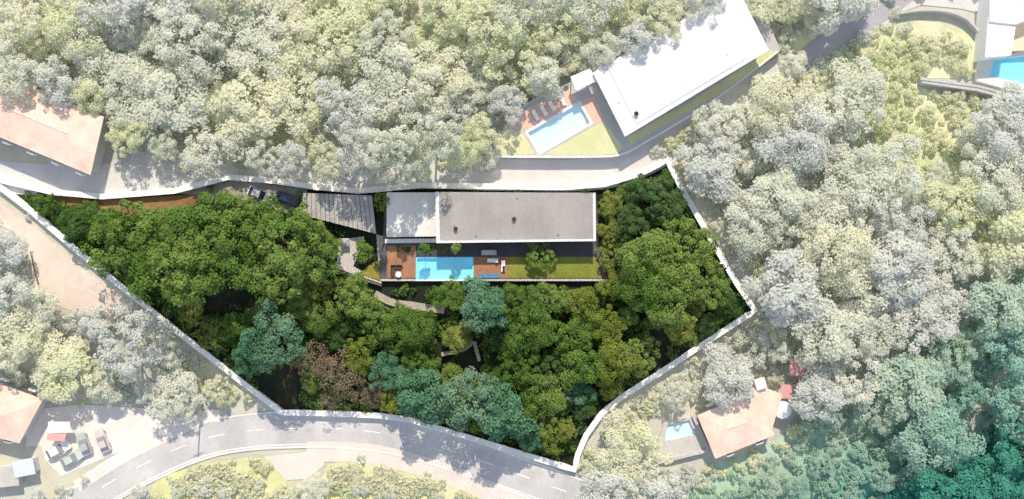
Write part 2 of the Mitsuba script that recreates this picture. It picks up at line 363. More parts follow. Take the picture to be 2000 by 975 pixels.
# carport and path
ck = thing('carport', 'grey ribbed metal carport roof between the parked cars and the white annex', 'carport')
A, B, C, D = (591, 377), (727, 382), (735, 457), (591, 420)
npan = 16
for k in range(npan):
    f0, f1 = k / npan + .002, (k + 1) / npan - .004
    lerp = lambda P, Q, t: (P[0] + (Q[0]-P[0])*t, P[1] + (Q[1]-P[1])*t)
    put('roof_panel', pprism([lerp(A, B, f0), lerp(A, B, f1), lerp(D, C, f1), lerp(D, C, f0)], 2.5, 2.58 + .035 * (k % 2)), 'm_metal_roof', ck)
for P_ in ((598, 384), (720, 388), (728, 448), (598, 416), (660, 432)):
    p = W(*P_, 2.5); put('post', bx(p[0], p[1], -.3, .14, .14, 2.79), 'm_black', ck)
put('beam', pprism([(592, 416), (592, 419), (733, 455), (733, 451)], 2.25, 2.49), 'm_black', ck)
struct('path', gpoly([(735, 458), (752, 462), (757, 545), (742, 548)]), 'm_concrete', .10)
fl = thing('retaining_wall', 'dark slanting retaining wall below the small left lawn', 'wall')
put('wall_body', cat(pprism([(655, 522), (745, 553), (745, 560), (655, 529)], -2.4, .9)), 'm_dark_concrete', fl)
put('coping', pprism([(655, 520), (745, 551), (745, 554), (655, 523)], .85, 1.05), 'm_concrete', fl)
struct('side_lawn', gpoly([(700, 535), (725, 515), (750, 505), (752, 546), (742, 548)]), 'm_plot_lawn', .14)
struct('patio', gpoly([(660, 468), (712, 462), (700, 500), (690, 520), (735, 545), (658, 522)]), 'm_concrete', .12)
gk = thing('garden_shed', 'small grey pointed roof on the grey patio left of the house', 'shed')
p = WG(676, 474); b0 = float(h(*p[:2]))
put('wall', bx(p[0], p[1], b0, 1.1, 1.1, 1.3), 'm_concrete', gk)
put('roof', hull([[p[0]+sx*.75, p[1]+sy*.75, b0+1.3] for sx in (-1, 1) for sy in (-1, 1)] + [[p[0], p[1], b0+2.0]]), 'm_metal_roof', gk)

# ruined stone wall low in the plot
rw = thing('ruined_wall', 'roofless stone ruin with pale wall tops among the trees below the terrace', 'wall')
for k, (a, b) in enumerate([((862, 693), (905, 684)), ((905, 684), (926, 668)), ((926, 668), (936, 706))]):
    zt = -.2; pa, pb = W(*a, zt), W(*b, zt); mid = (pa + pb) / 2; dd = pb - pa
    nb = max(3, int(np.linalg.norm(dd) / .55))
    for s in range(nb):
        c = pa + dd * (s + .5) / nb
        put('stone', bx(c[0], c[1], -4.0, np.linalg.norm(dd) / nb - .03, .55 + .1 * rng.random(), 3.7 + .25 * rng.random(), math.atan2(dd[1], dd[0]), .05), 'm_stone', rw)

# ------------------------------------------------------------------ garden furniture on the terrace
def lounger(px, py, z, rot, fm, label, group=None, cush='m_white'):
    k = thing('sun_lounger', label, 'sun lounger', group); p = W(px, py, z)
    M = T
    def place(m):
        m.apply_transform(trimesh.transformations.rotation_matrix(rot, [0, 0, 1])); m.apply_translation([p[0], p[1], z]); return m
    put('mattress', place(bx(-.3, 0, .30, 1.3, .66, .12, 0, .05)), cush, k)
    back = bx(0, 0, 0, .75, .66, .12, 0, .05); back.apply_transform(trimesh.transformations.rotation_matrix(-.5, [0, 1, 0])); back.apply_translation([.68, 0, .48])
    put('backrest', place(back), cush, k)
    put('frame', place(bx(0, 0, .22, 1.9, .6, .07)), fm, k)
    for sx in (-.85, .6):
        for sy in (-.25, .25): put('leg', place(bx(sx, sy, 0, .06, .06, .22)), fm, k)
    return k
lounger(962, 509, TZ + .05, 0, 'm_white', 'white sun lounger at the edge of the house shade right of the pool')
lounger(983, 520, TZ + .05, math.pi / 2, 'm_white', 'white sun lounger with a dark towel at the right end of the deck')
p = W(984, 525, TZ); k = key_for('towel'); scene[k] = mikit.ply(bx(p[0], p[1], TZ + .475, .42, 1.0, .04, 0, .03), 'm_black'); tag(k, 'dark towel lying on the white lounger right of the pool', 'towel')
for q, (a, b) in enumerate(((945, 539), (966, 539))):
    p = W(a, b, TZ); k = key_for('deck_mat'); scene[k] = mikit.ply(bx(p[0], p[1], TZ + .05, 1.75, .75, .10, 0, .08), 'm_towel_blue', smooth=40)
    tag(k, ['blue sunbathing mat on the deck, the one nearer the pool', 'blue sunbathing mat on the deck, the one nearer the lawn'][q], 'mat')
k = thing('garden_table', 'small white table beside a brown frame on the left deck', 'table'); p = W(779, 536, TZ)
put('tabletop', cone_between([p[0], p[1], TZ + .68], [p[0], p[1], TZ + .73], .5, .5, 20), 'm_white', k); put('leg', cone_between([p[0], p[1], TZ + .05], [p[0], p[1], TZ + .68], .06, .06), 'm_white', k); put('base', cone_between([p[0], p[1], TZ + .05], [p[0], p[1], TZ + .09], .3, .25, 16), 'm_white', k)
k = thing('bench', 'dark brown L shaped bench on the left deck by the white table', 'bench'); p = W(768, 525, TZ)
put('seat', cat(bx(p[0], p[1] - .4, TZ + .38, .6, 2.0, .08), bx(p[0] + .95, p[1] + .3, TZ + .38, 1.28, .6, .08)), 'm_wood_dark', k)
put('backrest', cat(bx(p[0] - .33, p[1] - .4, TZ + .46, .06, 2.0, .4), bx(p[0] + .65, p[1] + .64, TZ + .46, 1.9, .06, .4)), 'm_wood_dark', k)
for (dx, dy) in ((0, -1.3), (0, .4), (1.5, .3)): put('leg', bx(p[0] + dx, p[1] + dy, TZ + .05, .5, .08, .33), 'm_wood_dark', k)
p = W(955, 494, TZ)
k = thing('lounge_sofa', 'dark outdoor sofa in the house shade above the right deck', 'sofa')
put('seat', bx(p[0], p[1], TZ + .1, 2.2, .8, .35, 0, .08), 'm_grey_wall', k); put('backrest', bx(p[0], p[1] + .4, TZ + .45, 2.2, .2, .4, 0, .05), 'm_grey_wall', k)
put('armrest', bx(p[0] - 1.2, p[1], TZ + .1, .2, .9, .55, 0, .05), 'm_grey_wall', k); put('armrest', bx(p[0] + 1.2, p[1], TZ + .1, .2, .9, .55, 0, .05), 'm_grey_wall', k)

# ------------------------------------------------------------------ cars
def car(px, py, rot, paint, label, group=None, glass='m_dark_glass', L=4.4, Wd=1.8, off=.11):
    k = thing('parked_car', label, 'car', group); g = WG(px, py, 1.0)
    z = g[2] + off; Mt = trimesh.transformations.translation_matrix([g[0], g[1], z]) @ trimesh.transformations.rotation_matrix(rot, [0, 0, 1])
    def pl_(m): m.apply_transform(Mt); return m
    a, b = L / 2, Wd / 2
    pts = []
    for (x, w, z0, z1) in ((-a, .78, .45, .80), (-a + .12, .93, .25, .92), (-a + .7, 1., .22, .98), (a - 1.1, 1., .22, .95), (a - .3, .92, .25, .78), (a, .72, .42, .66)):
        for s in (-1, 1): pts += [[x, s*b*w, z0 + .05], [x, s*b*w, (z0+z1)/2], [x, s*b*w*.9, z1]]
    put('body', pl_(hull(pts)), paint, k, smooth=35)
    put('cabin', pl_(hull([[x, s*w, zz] for s in (-1, 1) for x, w, zz in ((-a+.25, b*.86, .93), (-a+.95, b*.70, 1.40), (a-2.1, b*.70, 1.42), (a-1.25, b*.86, .93))])), glass, k)
    put('roof', pl_(hull([[x, s*w, zz] for s in (-1, 1) for x, w, zz in ((-a+.92, b*.68, 1.405), (-a+1.05, b*.60, 1.46), (a-2.25, b*.60, 1.48), (a-2.08, b*.68, 1.425))])), paint, k)
    for x in (-a + .85, a - .85):
        for s in (-1, 1):
            w = put('wheel', pl_(cone_between([x, s*(b-.2), .31], [x, s*(b+.015), .31], .31, .31, 16)), 'm_black', k)
            put('rim', pl_(cone_between([x, s*(b+.0), .31], [x, s*(b+.025), .31], .19, .19, 12)), 'm_silver', w)
    for s in (-1, 1):
        put('headlight', pl_(bx(a - .12, s*b*.62, .56, .2, .32, .12)), 'm_parapet', k)
        put('taillight', pl_(bx(-a + .05, s*b*.6, .62, .14, .3, .14)), 'm_red', k)
        put('mirror', pl_(bx(a - 1.45, s*(b+.06), .92, .16, .16, .12)), paint, k)
    return k
car(507, 380, math.radians(-23), 'm_silver', 'silver car with dark windows parked askew left of the carport')
car(563, 389, math.radians(-20), 'm_navy', 'dark blue car parked in the shade against the carport')
yard = 'cars in the yard by the lower road'
car(112, 879, math.radians(28), 'm_veiled_car_white', 'white van like car nearest the hut in the lower left yard', L=4.6, Wd=2.0, glass='m_veiled_glass')
car(140, 896, math.radians(28), 'm_veiled_car_green', 'pale green car parked just below the white one in the lower left yard', glass='m_veiled_glass')
car(163, 868, math.radians(112), 'm_veiled_car_grey', 'grey car in the middle of the row in the lower left yard', L=4.2, glass='m_veiled_glass')
car(199, 862, math.radians(112), 'm_veiled_car_rose', 'veil paled pinkish grey car at the right end of the row in the lower left yard', L=4.2, glass='m_veiled_glass')

# ------------------------------------------------------------------ upper house, its terrace and pool
UZ = 2.1
UP = [(960, 307), (985, 246), (1012, 214), (1060, 186), (1112, 162), (1150, 130), (1250, 70), (1415, 0), (1480, 0), (1525, 98), (1390, 200), (1262, 278), (1215, 303), (1150, 308)]
upool_px = [(1031, 259), (1131, 202), (1153, 240), (1054, 298)]
uk = thing('upper_terrace', 'pale walled garden terrace holding the lawn and pool of the white roofed house', 'terrace')
up, upool = wpoly(UP, UZ), wpoly(upool_px, UZ)
put('retaining_wall', prism(up.difference(upool), -1.0, UZ), 'm_grey_wall', uk)
put('lawn', prism(wpoly([(966, 302), (988, 250), (1022, 262), (1046, 302)], UZ), UZ - .02, UZ + .03), 'm_veiled_lawn', uk)
put('lawn', prism(wpoly([(1062, 302), (1180, 236), (1218, 290), (1205, 301), (1150, 303)], UZ), UZ - .02, UZ + .03), 'm_veiled_lawn', uk)
put('lawn', prism(wpoly([(1232, 282), (1400, 185), (1505, 112), (1512, 100), (1500, 100), (1370, 185), (1226, 268)], UZ), UZ - .02, UZ + .03), 'm_veiled_lawn', uk)
put('deck', prism(wpoly([(1132, 200), (1160, 186), (1182, 234), (1154, 248)], UZ), UZ - .02, UZ + .04), 'm_veiled_deck', uk)
put('deck', prism(wpoly([(990, 250), (1015, 222), (1112, 170), (1128, 196), (1028, 256)], UZ), UZ - .02, UZ + .035), 'm_veiled_deck', uk)
put('coping', ribbon([W(a, b, UZ) for a, b in smooth_pts([(962, 304), (1000, 306), (1150, 306), (1212, 302), (1262, 277), (1390, 199), (1520, 100)], 5)], .35, UZ + .1, .3), 'm_parapet', uk)
ul = thing('swimming_pool', 'pale blue pool set at a slant beside the lawn of the white roofed house', 'swimming pool')
put('floor', prism(upool.buffer(-.02), UZ - .9, UZ - .75), 'm_veiled_pool', ul)
put('rim', prism(upool.buffer(.42, join_style=2).difference(upool.buffer(-.02)), UZ - .7, UZ + .07), 'm_parapet', ul)
c = np.array(upool.buffer(-.02).exterior.coords)[:4]
put('water', trimesh.Trimesh(np.column_stack([c, np.full(4, UZ - .08)]), [[0, 1, 2], [0, 2, 3]]), 'm_water', ul)
for q, (a, b) in enumerate(((1046, 226), (1062, 217), (1078, 208), (1098, 197))):
    lounger(a, b, UZ + .04, math.radians(120), 'm_white', ['leftmost', 'second from the left', 'third from the left', 'rightmost'][q] + ' of the four white loungers beside the pale slanting pool')
gf_ = thing('glass_fence', 'pale blue glass fence along the upper left edge of the slanting pool deck', 'fence')
gp = [W(a, b, UZ + 1) for a, b in smooth_pts([(988, 248), (1005, 222), (1030, 202), (1070, 182), (1112, 163)], 3)]
for a, b in zip(gp[:-1], gp[1:]):
    m_, dd = (a + b) / 2, b - a
    put('glass_panel', bx(m_[0], m_[1], UZ + .05, np.linalg.norm(dd) - .08, .03, 1.0, math.atan2(dd[1], dd[0])), 'm_pale_blue', gf_)
    put('post', bx(a[0], a[1], UZ, .08, .08, 1.1), 'm_silver', gf_)

VZ = UZ + 3.9
vk = thing('white_roofed_house', 'long house with a bright white flat roof set at a slant above the upper road', 'house')
vr = [(1160, 145), (1220, 267), (1500, 100), (1440, 0), (1405, 0)]
vr = [(1158, 142), (1221, 267), (1502, 98), (1440, -24)]
put('wall', wall_m := prism(wpoly(vr, VZ).buffer(-.9, join_style=2), UZ, VZ - .4), 'm_grey_wall', vk)
rk = put('roof', pprism(vr, VZ - .4, VZ), 'm_white_roof', vk)
def sub(f0, f1, g0, g1):
    a, b, c_, d_ = map(np.array, (vr[0], vr[1], vr[2], vr[3]))
    return [tuple((a*(1-u) + d_*u)*(1-v) + (b*(1-u) + c_*u)*v) for u, v in ((f0, g0), (f1, g0), (f1, g1), (f0, g1))]
put('raised_roof', pprism(sub(.095, .87, .02, .93), VZ - .1, VZ + .18), 'm_white_roof', rk)
put('end_strip', pprism(sub(.88, .998, .02, .93), VZ - .1, VZ + .08), 'm_parapet', rk)
for g0 in (.14, .28, .42, .56, .70, .84):
    put('seam', pprism(sub(.10, .865, g0, g0 + .0025), VZ + .17, VZ + .215), 'm_parapet', rk)
put('seam', pprism(sub(.48, .484, .022, .928), VZ + .17, VZ + .213), 'm_parapet', rk)
for a, b in ((1208, 200), (1330, 165), (1420, 108)):
    p = W(a, b, VZ); put('drain', cone_between([p[0], p[1], VZ + .17], [p[0], p[1], VZ + .25], .16, .13, 10), 'm_grey_wall', rk)
p = W(1242, 223, VZ); put('vent', cat(cone_between([p[0], p[1], VZ + .1], [p[0], p[1], VZ + .7], .25, .25, 10), cone_between([p[0], p[1], VZ + .7], [p[0], p[1], VZ + .85], .4, .3, 10)), 'm_black', rk)
put('porch_roof', pprism([(1114, 150), (1153, 133), (1166, 158), (1126, 177)], VZ - 1.0, VZ - .75), 'm_white_roof', vk)
for P_ in ((1118, 153), (1128, 172)):
    p = W(*P_, VZ); put('porch_post', bx(p[0], p[1], UZ, .2, .2, VZ - 1.0 - UZ), 'm_white', vk)
e = np.array(wall_m.bounds); cs = np.array(wpoly(vr, VZ).buffer(-.9, join_style=2).exterior.coords)[:-1]
cs = sorted(cs.tolist(), key=lambda c_: c_[1])
pa, pb = np.array(cs[0]), np.array(max(cs[:2] + cs[2:3], key=lambda c_: c_[0]))
dd = pb - pa; nn = np.array([dd[1], -dd[0]]) / np.linalg.norm(dd)
for k in range(8):
    c_ = pa + dd * (k + .5) / 8 + nn * .03
    w = put('window', bx(c_[0], c_[1], UZ + .3, 2.4, .12, 2.4, math.atan2(dd[1], dd[0])), 'm_white', vk)
    c_ = c_ + nn * .05; put('pane', bx(c_[0], c_[1], UZ + .4, 2.2, .06, 2.2, math.atan2(dd[1], dd[0])), 'm_dark_glass', w)

# ------------------------------------------------------------------ tiled houses
def tiled_house(label, px_rect, eave, rise, hip=True, base=0., name='tiled_house', name_mat='m_veiled_terracotta', inset=.6):
    k = thing(name, label, 'house')
    P = np.array([W(a, b, base + eave) for a, b in px_rect]); ctr = P.mean(0)
    put('wall', prism(Polygon(ctr + (P - ctr) * (1 - inset * 2 / np.ptp(P, axis=0).max() * 1.2)), base - 1, base + eave), 'm_grey_wall', k)
    e0, e1 = P[1] - P[0], P[3] - P[0]
    if np.linalg.norm(e0) < np.linalg.norm(e1): P = np.roll(P, -1, 0); e0, e1 = P[1] - P[0], P[3] - P[0]
    u = e0 / np.linalg.norm(e0); wd = np.linalg.norm(e1)
    m0, m1 = (P[0] + P[3]) / 2, (P[1] + P[2]) / 2
    ins = wd * .5 if hip else 0.
    r0, r1 = m0 + u * ins, m1 - u * ins
    zt, ze = base + eave + rise, base + eave
    v3 = lambda a, z: [a[0], a[1], z]
    rk = None
    faces = [(P[0], P[1], r1, r0), (P[2], P[3], r0, r1)]
    soff = prism(Polygon(P), ze - .12, ze)
    rk = put('roof', soff, name_mat, k)
    # tile courses: rows of stepped strips up each slope
    for (a, b, c2, d2) in faces:
        rows = max(6, int(wd / 2 / .42)); ms = []
        for s in range(rows):
            t0, t1 = s / rows, (s + 1) / rows
            q0, q1, q2, q3 = a + (d2-a)*t0, b + (c2-b)*t0, b + (c2-b)*t1, a + (d2-a)*t1
            z0, z1 = ze + rise*t0, ze + rise*t1
            ms.append(hull([v3(q0, z0), v3(q1, z0), v3(q2, z1 - .02), v3(q3, z1 - .02), v3(q0, z0 + .08), v3(q1, z0 + .08), v3(q2, z1 + .02), v3(q3, z1 + .02)]))
        put('tile_slope', cat(*ms), name_mat, rk)
    for (a, b, r) in ((P[3], P[0], r0), (P[1], P[2], r1)):
        put('end_slope', hull([v3(a, ze), v3(b, ze), v3(r, zt), v3(a, ze + .05), v3(b, ze + .05), v3(r, zt + .03), v3((a+b)/2*.9+r*.1, ze)]) if hip else prism(Polygon([a, b, r + (a - r)*.01, r]).buffer(.02), ze, ze + .05), name_mat, rk)
    put('ridge', cone_between(v3(r0, zt + .03), v3(r1, zt + .03), .12, .12, 8), name_mat, rk)
    # doors and windows on the long sides
    for a, b in ((P[0], P[1]), (P[2], P[3])):
        dd = b - a; L = np.linalg.norm(dd); ang = math.atan2(dd[1], dd[0]); nn = np.array([dd[1], -dd[0]]) / L
        n = max(2, int(L / 4.5))
        for s in range(n):
            c_ = a + dd * (s + .5) / n - nn * (inset - .0)
            w = put('window', bx(c_[0], c_[1], base + eave - 1.9, 1.3, .3, 1.2, ang), 'm_white', k); c_ = c_ + nn * .02
            put('pane', bx(c_[0], c_[1], base + eave - 1.82, 1.14, .3, 1.04, ang), 'm_dark_glass', w)
    return k
tiled_house('large pale orange tiled roof at the left edge above the upper road', [(177, 342), (-110, 222), (-84, 108), (203, 228)], 5.4, 1.0)
tiled_house('small pale orange gabled roof beside the yard in the lower left corner', [(38, 866), (-70, 838), (-28, 740), (84, 780)], 4.2, 1.4, base=-3.2)
bk = tiled_house('pale orange tiled house with a round white parasol at the lower right', [(1397, 896), (1362, 812), (1480, 760), (1512, 850)], 4.0, .9, base=-3.2)
put('side_wing', pprism([(1440, 790), (1478, 752), (1528, 772), (1508, 838), (1470, 850)], -4, .5), 'm_veiled_terracotta', bk)
pp = WG(1484, 749, 3.6); put('roof_box', bx(pp[0], pp[1], .4, 1.8, 1.8, .9, .3), 'm_white', bk)
for (a, b, s) in ((1554, 716, 2.0), (1535, 764, 1.6)):
    p = WG(a, b, 2.0); k = thing('awning', ['pink awning among the trees above the lower right house', 'small pink awning at the right end of the lower right house'][s < 1.8], 'awning')
    put('canopy', hull([[p[0]+dx*s*.6, p[1]+dy*s*.8, p[2] + 2.3 + (.5 if dy > 0 else 0)] for dx in (-1, 1) for dy in (-1, 1)] + [[p[0]+dx*s*.6, p[1]+dy*s*.8, p[2] + 2.36 + (.5 if dy > 0 else 0)] for dx in (-1, 1) for dy in (-1, 1)]), 'm_red', k)
    for dx in (-1, 1):
        for dy in (-1, 1): put('post', bx(p[0]+dx*s*.5, p[1]+dy*s*.7, p[2]-.1, .08, .08, 2.4), 'm_white', k)
def parasol(px, py, r, label, m='m_white'):
    k = thing('parasol', label, 'parasol'); p = WG(px, py, 2.4)
    n = 12; t = np.arange(n) * 2 * np.pi / n
    v = np.vstack([np.column_stack([p[0] + np.cos(t)*r, p[1] + np.sin(t)*r, np.full(n, p[2] + 2.3)]), [[p[0], p[1], p[2] + 2.95]]])
    f = [[a, (a + 1) % n, n] for a in range(n)] + [[(a + 1) % n, a, n] for a in range(n)][:0]
    put('canopy', trimesh.Trimesh(v, f, process=False), m, k); put('pole', cone_between([p[0], p[1], p[2]], [p[0], p[1], p[2] + 2.9], .04, .04), 'm_silver', k)
parasol(1529, 801, 1.6, 'round white parasol at the right side of the lower right tiled house')
# lower right pool terrace
l3 = thing('swimming_pool', 'veil paled blue pool with a pale grey deck left of the lower right tiled house', 'swimming pool')
bz = -2.4
full, wat = wpoly([(1296, 826), (1352, 814), (1382, 878), (1276, 904)], bz), wpoly([(1304, 830), (1346, 821), (1360, 850), (1298, 862)], bz)
put('deck', prism(full.difference(wat), -4, bz), 'm_concrete', l3); put('floor', prism(wat.buffer(-.01), -4, bz - .6), 'm_veiled_pool', l3)
c = np.array(wat.buffer(-.01).exterior.coords)[:4]; put('water', trimesh.Trimesh(np.column_stack([c, np.full(4, bz - .07)]), [[0, 1, 2], [0, 2, 3]]), 'm_water', l3)
put('parapet', pprism([(1352, 814), (1357, 813), (1387, 878), (1382, 879)], -4, bz + .7), 'm_grey_wall', l3)
put('parapet', pprism([(1276, 904), (1382, 878), (1384, 883), (1278, 909)], -4, bz + .5), 'm_grey_wall', l3)

# top right villa
tv = thing('white_villa', 'white villa with a cream terrace cut by the right edge at the top', 'house')
put('wall', pprism([(1935, -30), (1990, 8), (1975, 108), (1924, 112)], -1, 4.6), 'm_white', tv)
put('roof', pprism([(1932, -40), (2060, -10), (2050, 20), (1985, 48), (1933, 42)], 4.6, 5.0), 'm_white_roof', tv)
put('cream_terrace', pprism([(1976, 40), (2060, 20), (2060, 96), (1966, 100)], -1, 2.2), 'm_cream', tv)
w = put('window', pprism([(1938, 108), (1966, 106), (1966, 113), (1938, 115)], .6, 2.6), 'm_pale_blue', tv)
l4 = thing('swimming_pool', 'vivid blue pool cut by the right edge below the white villa', 'swimming pool')
rz = 1.2
full, wat = wpoly([(1914, 112), (2060, 92), (2060, 200), (1908, 158)], rz), wpoly([(1944, 114), (2060, 104), (2060, 178), (1932, 148)], rz)
put('deck', prism(full.difference(wat), -1, rz), 'm_parapet', l4); put('floor', prism(wat.buffer(-.01), -.8, rz - .9), 'm_pool_tile', l4)
c = np.array(wat.buffer(-.01).exterior.coords)[:4]; put('water', trimesh.Trimesh(np.column_stack([c, np.full(4, rz - .07)]), [[0, 1, 2], [0, 2, 3]]), 'm_water', l4)
k = thing('retaining_wall', 'stepped grey retaining wall below the vivid blue pool at the right edge', 'wall')
put('wall_body', pprism([(1800, 152), (1912, 168), (2060, 208), (2060, 216), (1908, 178), (1800, 162)], -1, 1.9), 'm_grey_wall', k)
put('coping', pprism([(1798, 151), (1912, 166), (2060, 206), (2060, 211), (1911, 171), (1798, 156)], 1.9, 2.05), 'm_grey_wall', k)
k = thing('retaining_wall', 'curved grey retaining wall beside the drive at the top right', 'wall')
put('wall_body', ribbon([WG(a, b, 2.)[:2] for a, b in smooth_pts([(1760, 24), (1800, 18), (1850, 20), (1890, 34), (1915, 60)], 5)], .4, 1.5, 2.2), 'm_grey_wall', k)
struct('driveway', gpoly([(1730, 5), (1780, -40), (1930, -40), (1925, 30), (1880, 18), (1800, 10), (1750, 28)]), 'm_veiled_road', .13)

# lower left huts and canopy
k = thing('market_canopy', 'white and red canopy in the yard right of the small orange roof', 'canopy')
for pts, m_, z in (([(94, 824), (136, 824), (140, 844), (96, 846)], 'm_white', 2.6), ([(93, 847), (130, 846), (126, 862), (92, 860)], 'm_red', 2.4)):
    put('awning_sheet', prism(wpoly(pts, -3.2 + z), -3.2 + z, -3.2 + z + .08), m_, k)
    for a, b in (pts[0], pts[1], pts[2], pts[3]):
        p = W(a, b, -.6); p = p + (W(115, 845, -.6) - p) * .08; put('post', bx(p[0], p[1], -3.2, .08, .08, z), 'm_white', k)
k = thing('hut', 'small hut with a pale green roof near the lower left corner', 'hut')
p = W(46, 914, -.6); put('wall', bx(p[0], p[1], -3.3, 3.2, 2.4, 2.5, .2), 'm_grey_wall', k); put('roof', bx(p[0], p[1], -.8, 3.7, 2.9, .16, .2, .05), 'm_pale_blue', k)
q = put('door', bx(p[0] + .35, p[1] - 1.25, -3.2, .9, .1, 2.0, .2), 'm_white', k)
k = thing('hut', 'grey flat roofed hut in the very lower left corner', 'hut')
p = W(6, 932, -.6); put('wall', bx(p[0], p[1], -3.3, 4.6, 3.2, 2.3, .1), 'm_grey_wall', k); put('roof', bx(p[0], p[1], -1., 5.0, 3.6, .15, .1, .05), 'm_concrete', k)
put('door', bx(p[0] + .6, p[1] - 1.65, -3.2, .9, .1, 2.0, .1), 'm_white', k)

# poles
def pole(px, py, ht, label, arm=None, m='m_concrete'):
    g = WG(px, py); k = thing('utility_pole' if arm is None else 'street_lamp', label, 'utility pole' if arm is None else 'street lamp')
    put('pole', cone_between([g[0], g[1], g[2] - .3], [g[0], g[1], g[2] + ht], .16, .10, 10), m, k)
    if arm is None:
        put('crossarm', bx(g[0], g[1], g[2] + ht - .6, 1.8, .12, .12, .4), m, k)
        for s in (-.8, -.3, .3, .8): put('insulator', cone_between([g[0] + s*math.cos(.4), g[1] + s*math.sin(.4), g[2] + ht - .48], [g[0] + s*math.cos(.4), g[1] + s*math.sin(.4), g[2] + ht - .3], .05, .04), 'm_parapet', k)
    else:
        t = np.linspace(0, 1, 7); pts = [[g[0] + arm[0]*a, g[1] + arm[1]*a, g[2] + ht + 1.0*math.sin(a*1.5)] for a in t]
        put('arm', polyline_tube(pts, .07), m, k); e_ = pts[-1]
        put('lamp_head', hull([[e_[0]+a, e_[1]+b, e_[2]+c_] for a in (-.35, .35) for b in (-.15, .15) for c_ in (-.06, .08)]), 'm_parapet', k)
pole(392, 812, 8.0, 'grey utility pole beside the bend of the lower road')
pole(1406, 524, 5.5, 'dark street lamp with a bent arm by the right side of the plot', (-1.0, 1.0), 'm_black')
k = thing('pipe_fence', 'thin pale rail running in from the left edge over the bare soil', 'fence')
a, b = WG(-40, 504, 1), WG(56, 508, 1)
put('rail', cone_between([a[0], a[1], a[2] + 1], [b[0], b[1], b[2] + 1], .10, .10), 'm_white', k)
for t in (0, .25, .5, .75, 1): c_ = a + (b - a) * t; put('post', bx(c_[0], c_[1], c_[2] - .2, .08, .08, 1.2), 'm_white', k)
k = thing('wire_fence', 'thin dark fence along the left edge of the bare soil patch', 'fence')
fp = [WG(*q_, .8) for q_ in ((60, 492), (68, 530), (78, 565), (86, 602))]
put('rail', polyline_tube([[a[0], a[1], a[2] + .9] for a in fp], .09), 'm_bark', k)
for a in fp: put('post', bx(a[0], a[1], a[2] - .2, .1, .1, 1.2), 'm_bark', k)

# ------------------------------------------------------------------ vegetation
def leaves(C, N, size, r):
    """Diamond leaf clumps: centres C, facing N, about 'size' metres long."""
    n = len(C); a = np.cross(N, r.normal(size=(n, 3))); a /= np.linalg.norm(a, axis=1, keepdims=True); b = np.cross(N, a)
    L = size * r.uniform(.65, 1.35, (n, 1)); Wd = L * r.uniform(.5, .75, (n, 1)); bend = N * L * .12
    v = np.stack([C - a*L*.5 - bend, C + b*Wd*.5, C + a*L*.5 - bend, C - b*Wd*.5], 1).reshape(-1, 3)
    q_ = np.arange(n) * 4
    return trimesh.Trimesh(v, np.vstack([np.stack([q_, q_+1, q_+2], 1), np.stack([q_, q_+2, q_+3], 1)]), process=False)

def crown(seed, R, zc, rz, nclump, clump_r, nleaf, size, ragged=.28, low=-.35):
    r = np.random.default_rng(seed); P, N, cl = [], [], []
    lob = r.normal(size=(4, 3)) * [1, 1, .3]
    for k in range(nclump):
        u = 1 - (k + .5) / nclump * (1 - low); t = k * 2.39996 + r.uniform(-.4, .4); s = math.sqrt(max(0, 1 - u*u))
        d_ = np.array([s*math.cos(t), s*math.sin(t), u])
        f = 1 + ragged * (np.sin(d_ @ lob.T * 2.2).mean() * 1.6 + r.uniform(-.5, .4))
        if r.random() < .10: continue
        c_ = d_ * [R - clump_r*.8, R - clump_r*.8, rz] * f * (1 if r.random() > .25 else .65) + [0, 0, zc + r.normal() * .12 * rz]
        cl.append(c_); cr = clump_r * r.choice([.55, .75, 1., 1.2, 1.5])
        n = int(nleaf * (cr / clump_r) ** 2)
        dd = r.normal(size=(n, 3)) + d_ * .7 + [0, 0, .35]; dd /= np.linalg.norm(dd, axis=1, keepdims=True)
        P.append(c_ + dd * cr * r.uniform(.55, 1.05, (n, 1)) * [1, 1, .75])
        nn = dd * .9 + [0, 0, .55] + r.normal(size=(n, 3)) * .45; N.append(nn / np.linalg.norm(nn, axis=1, keepdims=True))
    return leaves(np.vstack(P), np.vstack(N), size, r), np.array(cl)

def trunk(cl, zc, r0, seed, n=6):
    r = np.random.default_rng(seed); fork = np.array([0, 0, zc * .55])
    ms = [cone_between([0, 0, -.6], fork, r0, r0 * .75, 8)]
    for k in r.choice(len(cl), min(n, len(cl)), replace=False):
        e_ = cl[k] * [.8, .8, 1] - [0, 0, .3]; mid = (fork + e_) / 2 + [0, 0, .3]
        ms += [cone_between(fork, mid, r0*.55, r0*.35, 6), cone_between(mid, e_, r0*.35, r0*.12, 6)]
    return cat(*ms)

PROTO = {}
for v, (nc, cr, nl, sz_, rg) in enumerate([(64, 1.15, 84, .46, .42), (44, 1.45, 110, .60, .50), (96, .92, 62, .38, .40), (70, 1.05, 76, .44, .62), (52, 1.3, 110, .40, .30), (110, .80, 52, .42, .50)]):  # broadleaf trees, unit: crown radius 5 m, top about 9.5 m
    c_, cl = crown(100 + v, 5., 6.2, 3.2, nc, cr, nl, sz_, rg); PROTO['tree', v] = (c_, trunk(cl, 6.2, .3, v))
for v in range(3):                       # bushes, unit: radius 2 m
    c_, cl = crown(200 + v, 2., 1.1, .95, 20, .62, 44, .36, .35, -.2); PROTO['bush', v] = (c_, trunk(cl, 1.1, .08, v, 4))
c_, cl = crown(301, 5., 6.0, 3.0, 46, 1.15, 34, .40, .40); PROTO['sparse', 0] = (c_, trunk(cl, 6., .3, 5, 16))
c_, cl = crown(401, .75, .3, .3, 7, .3, 12, .34, .4, 0.); PROTO['clump', 0] = (c_, None)
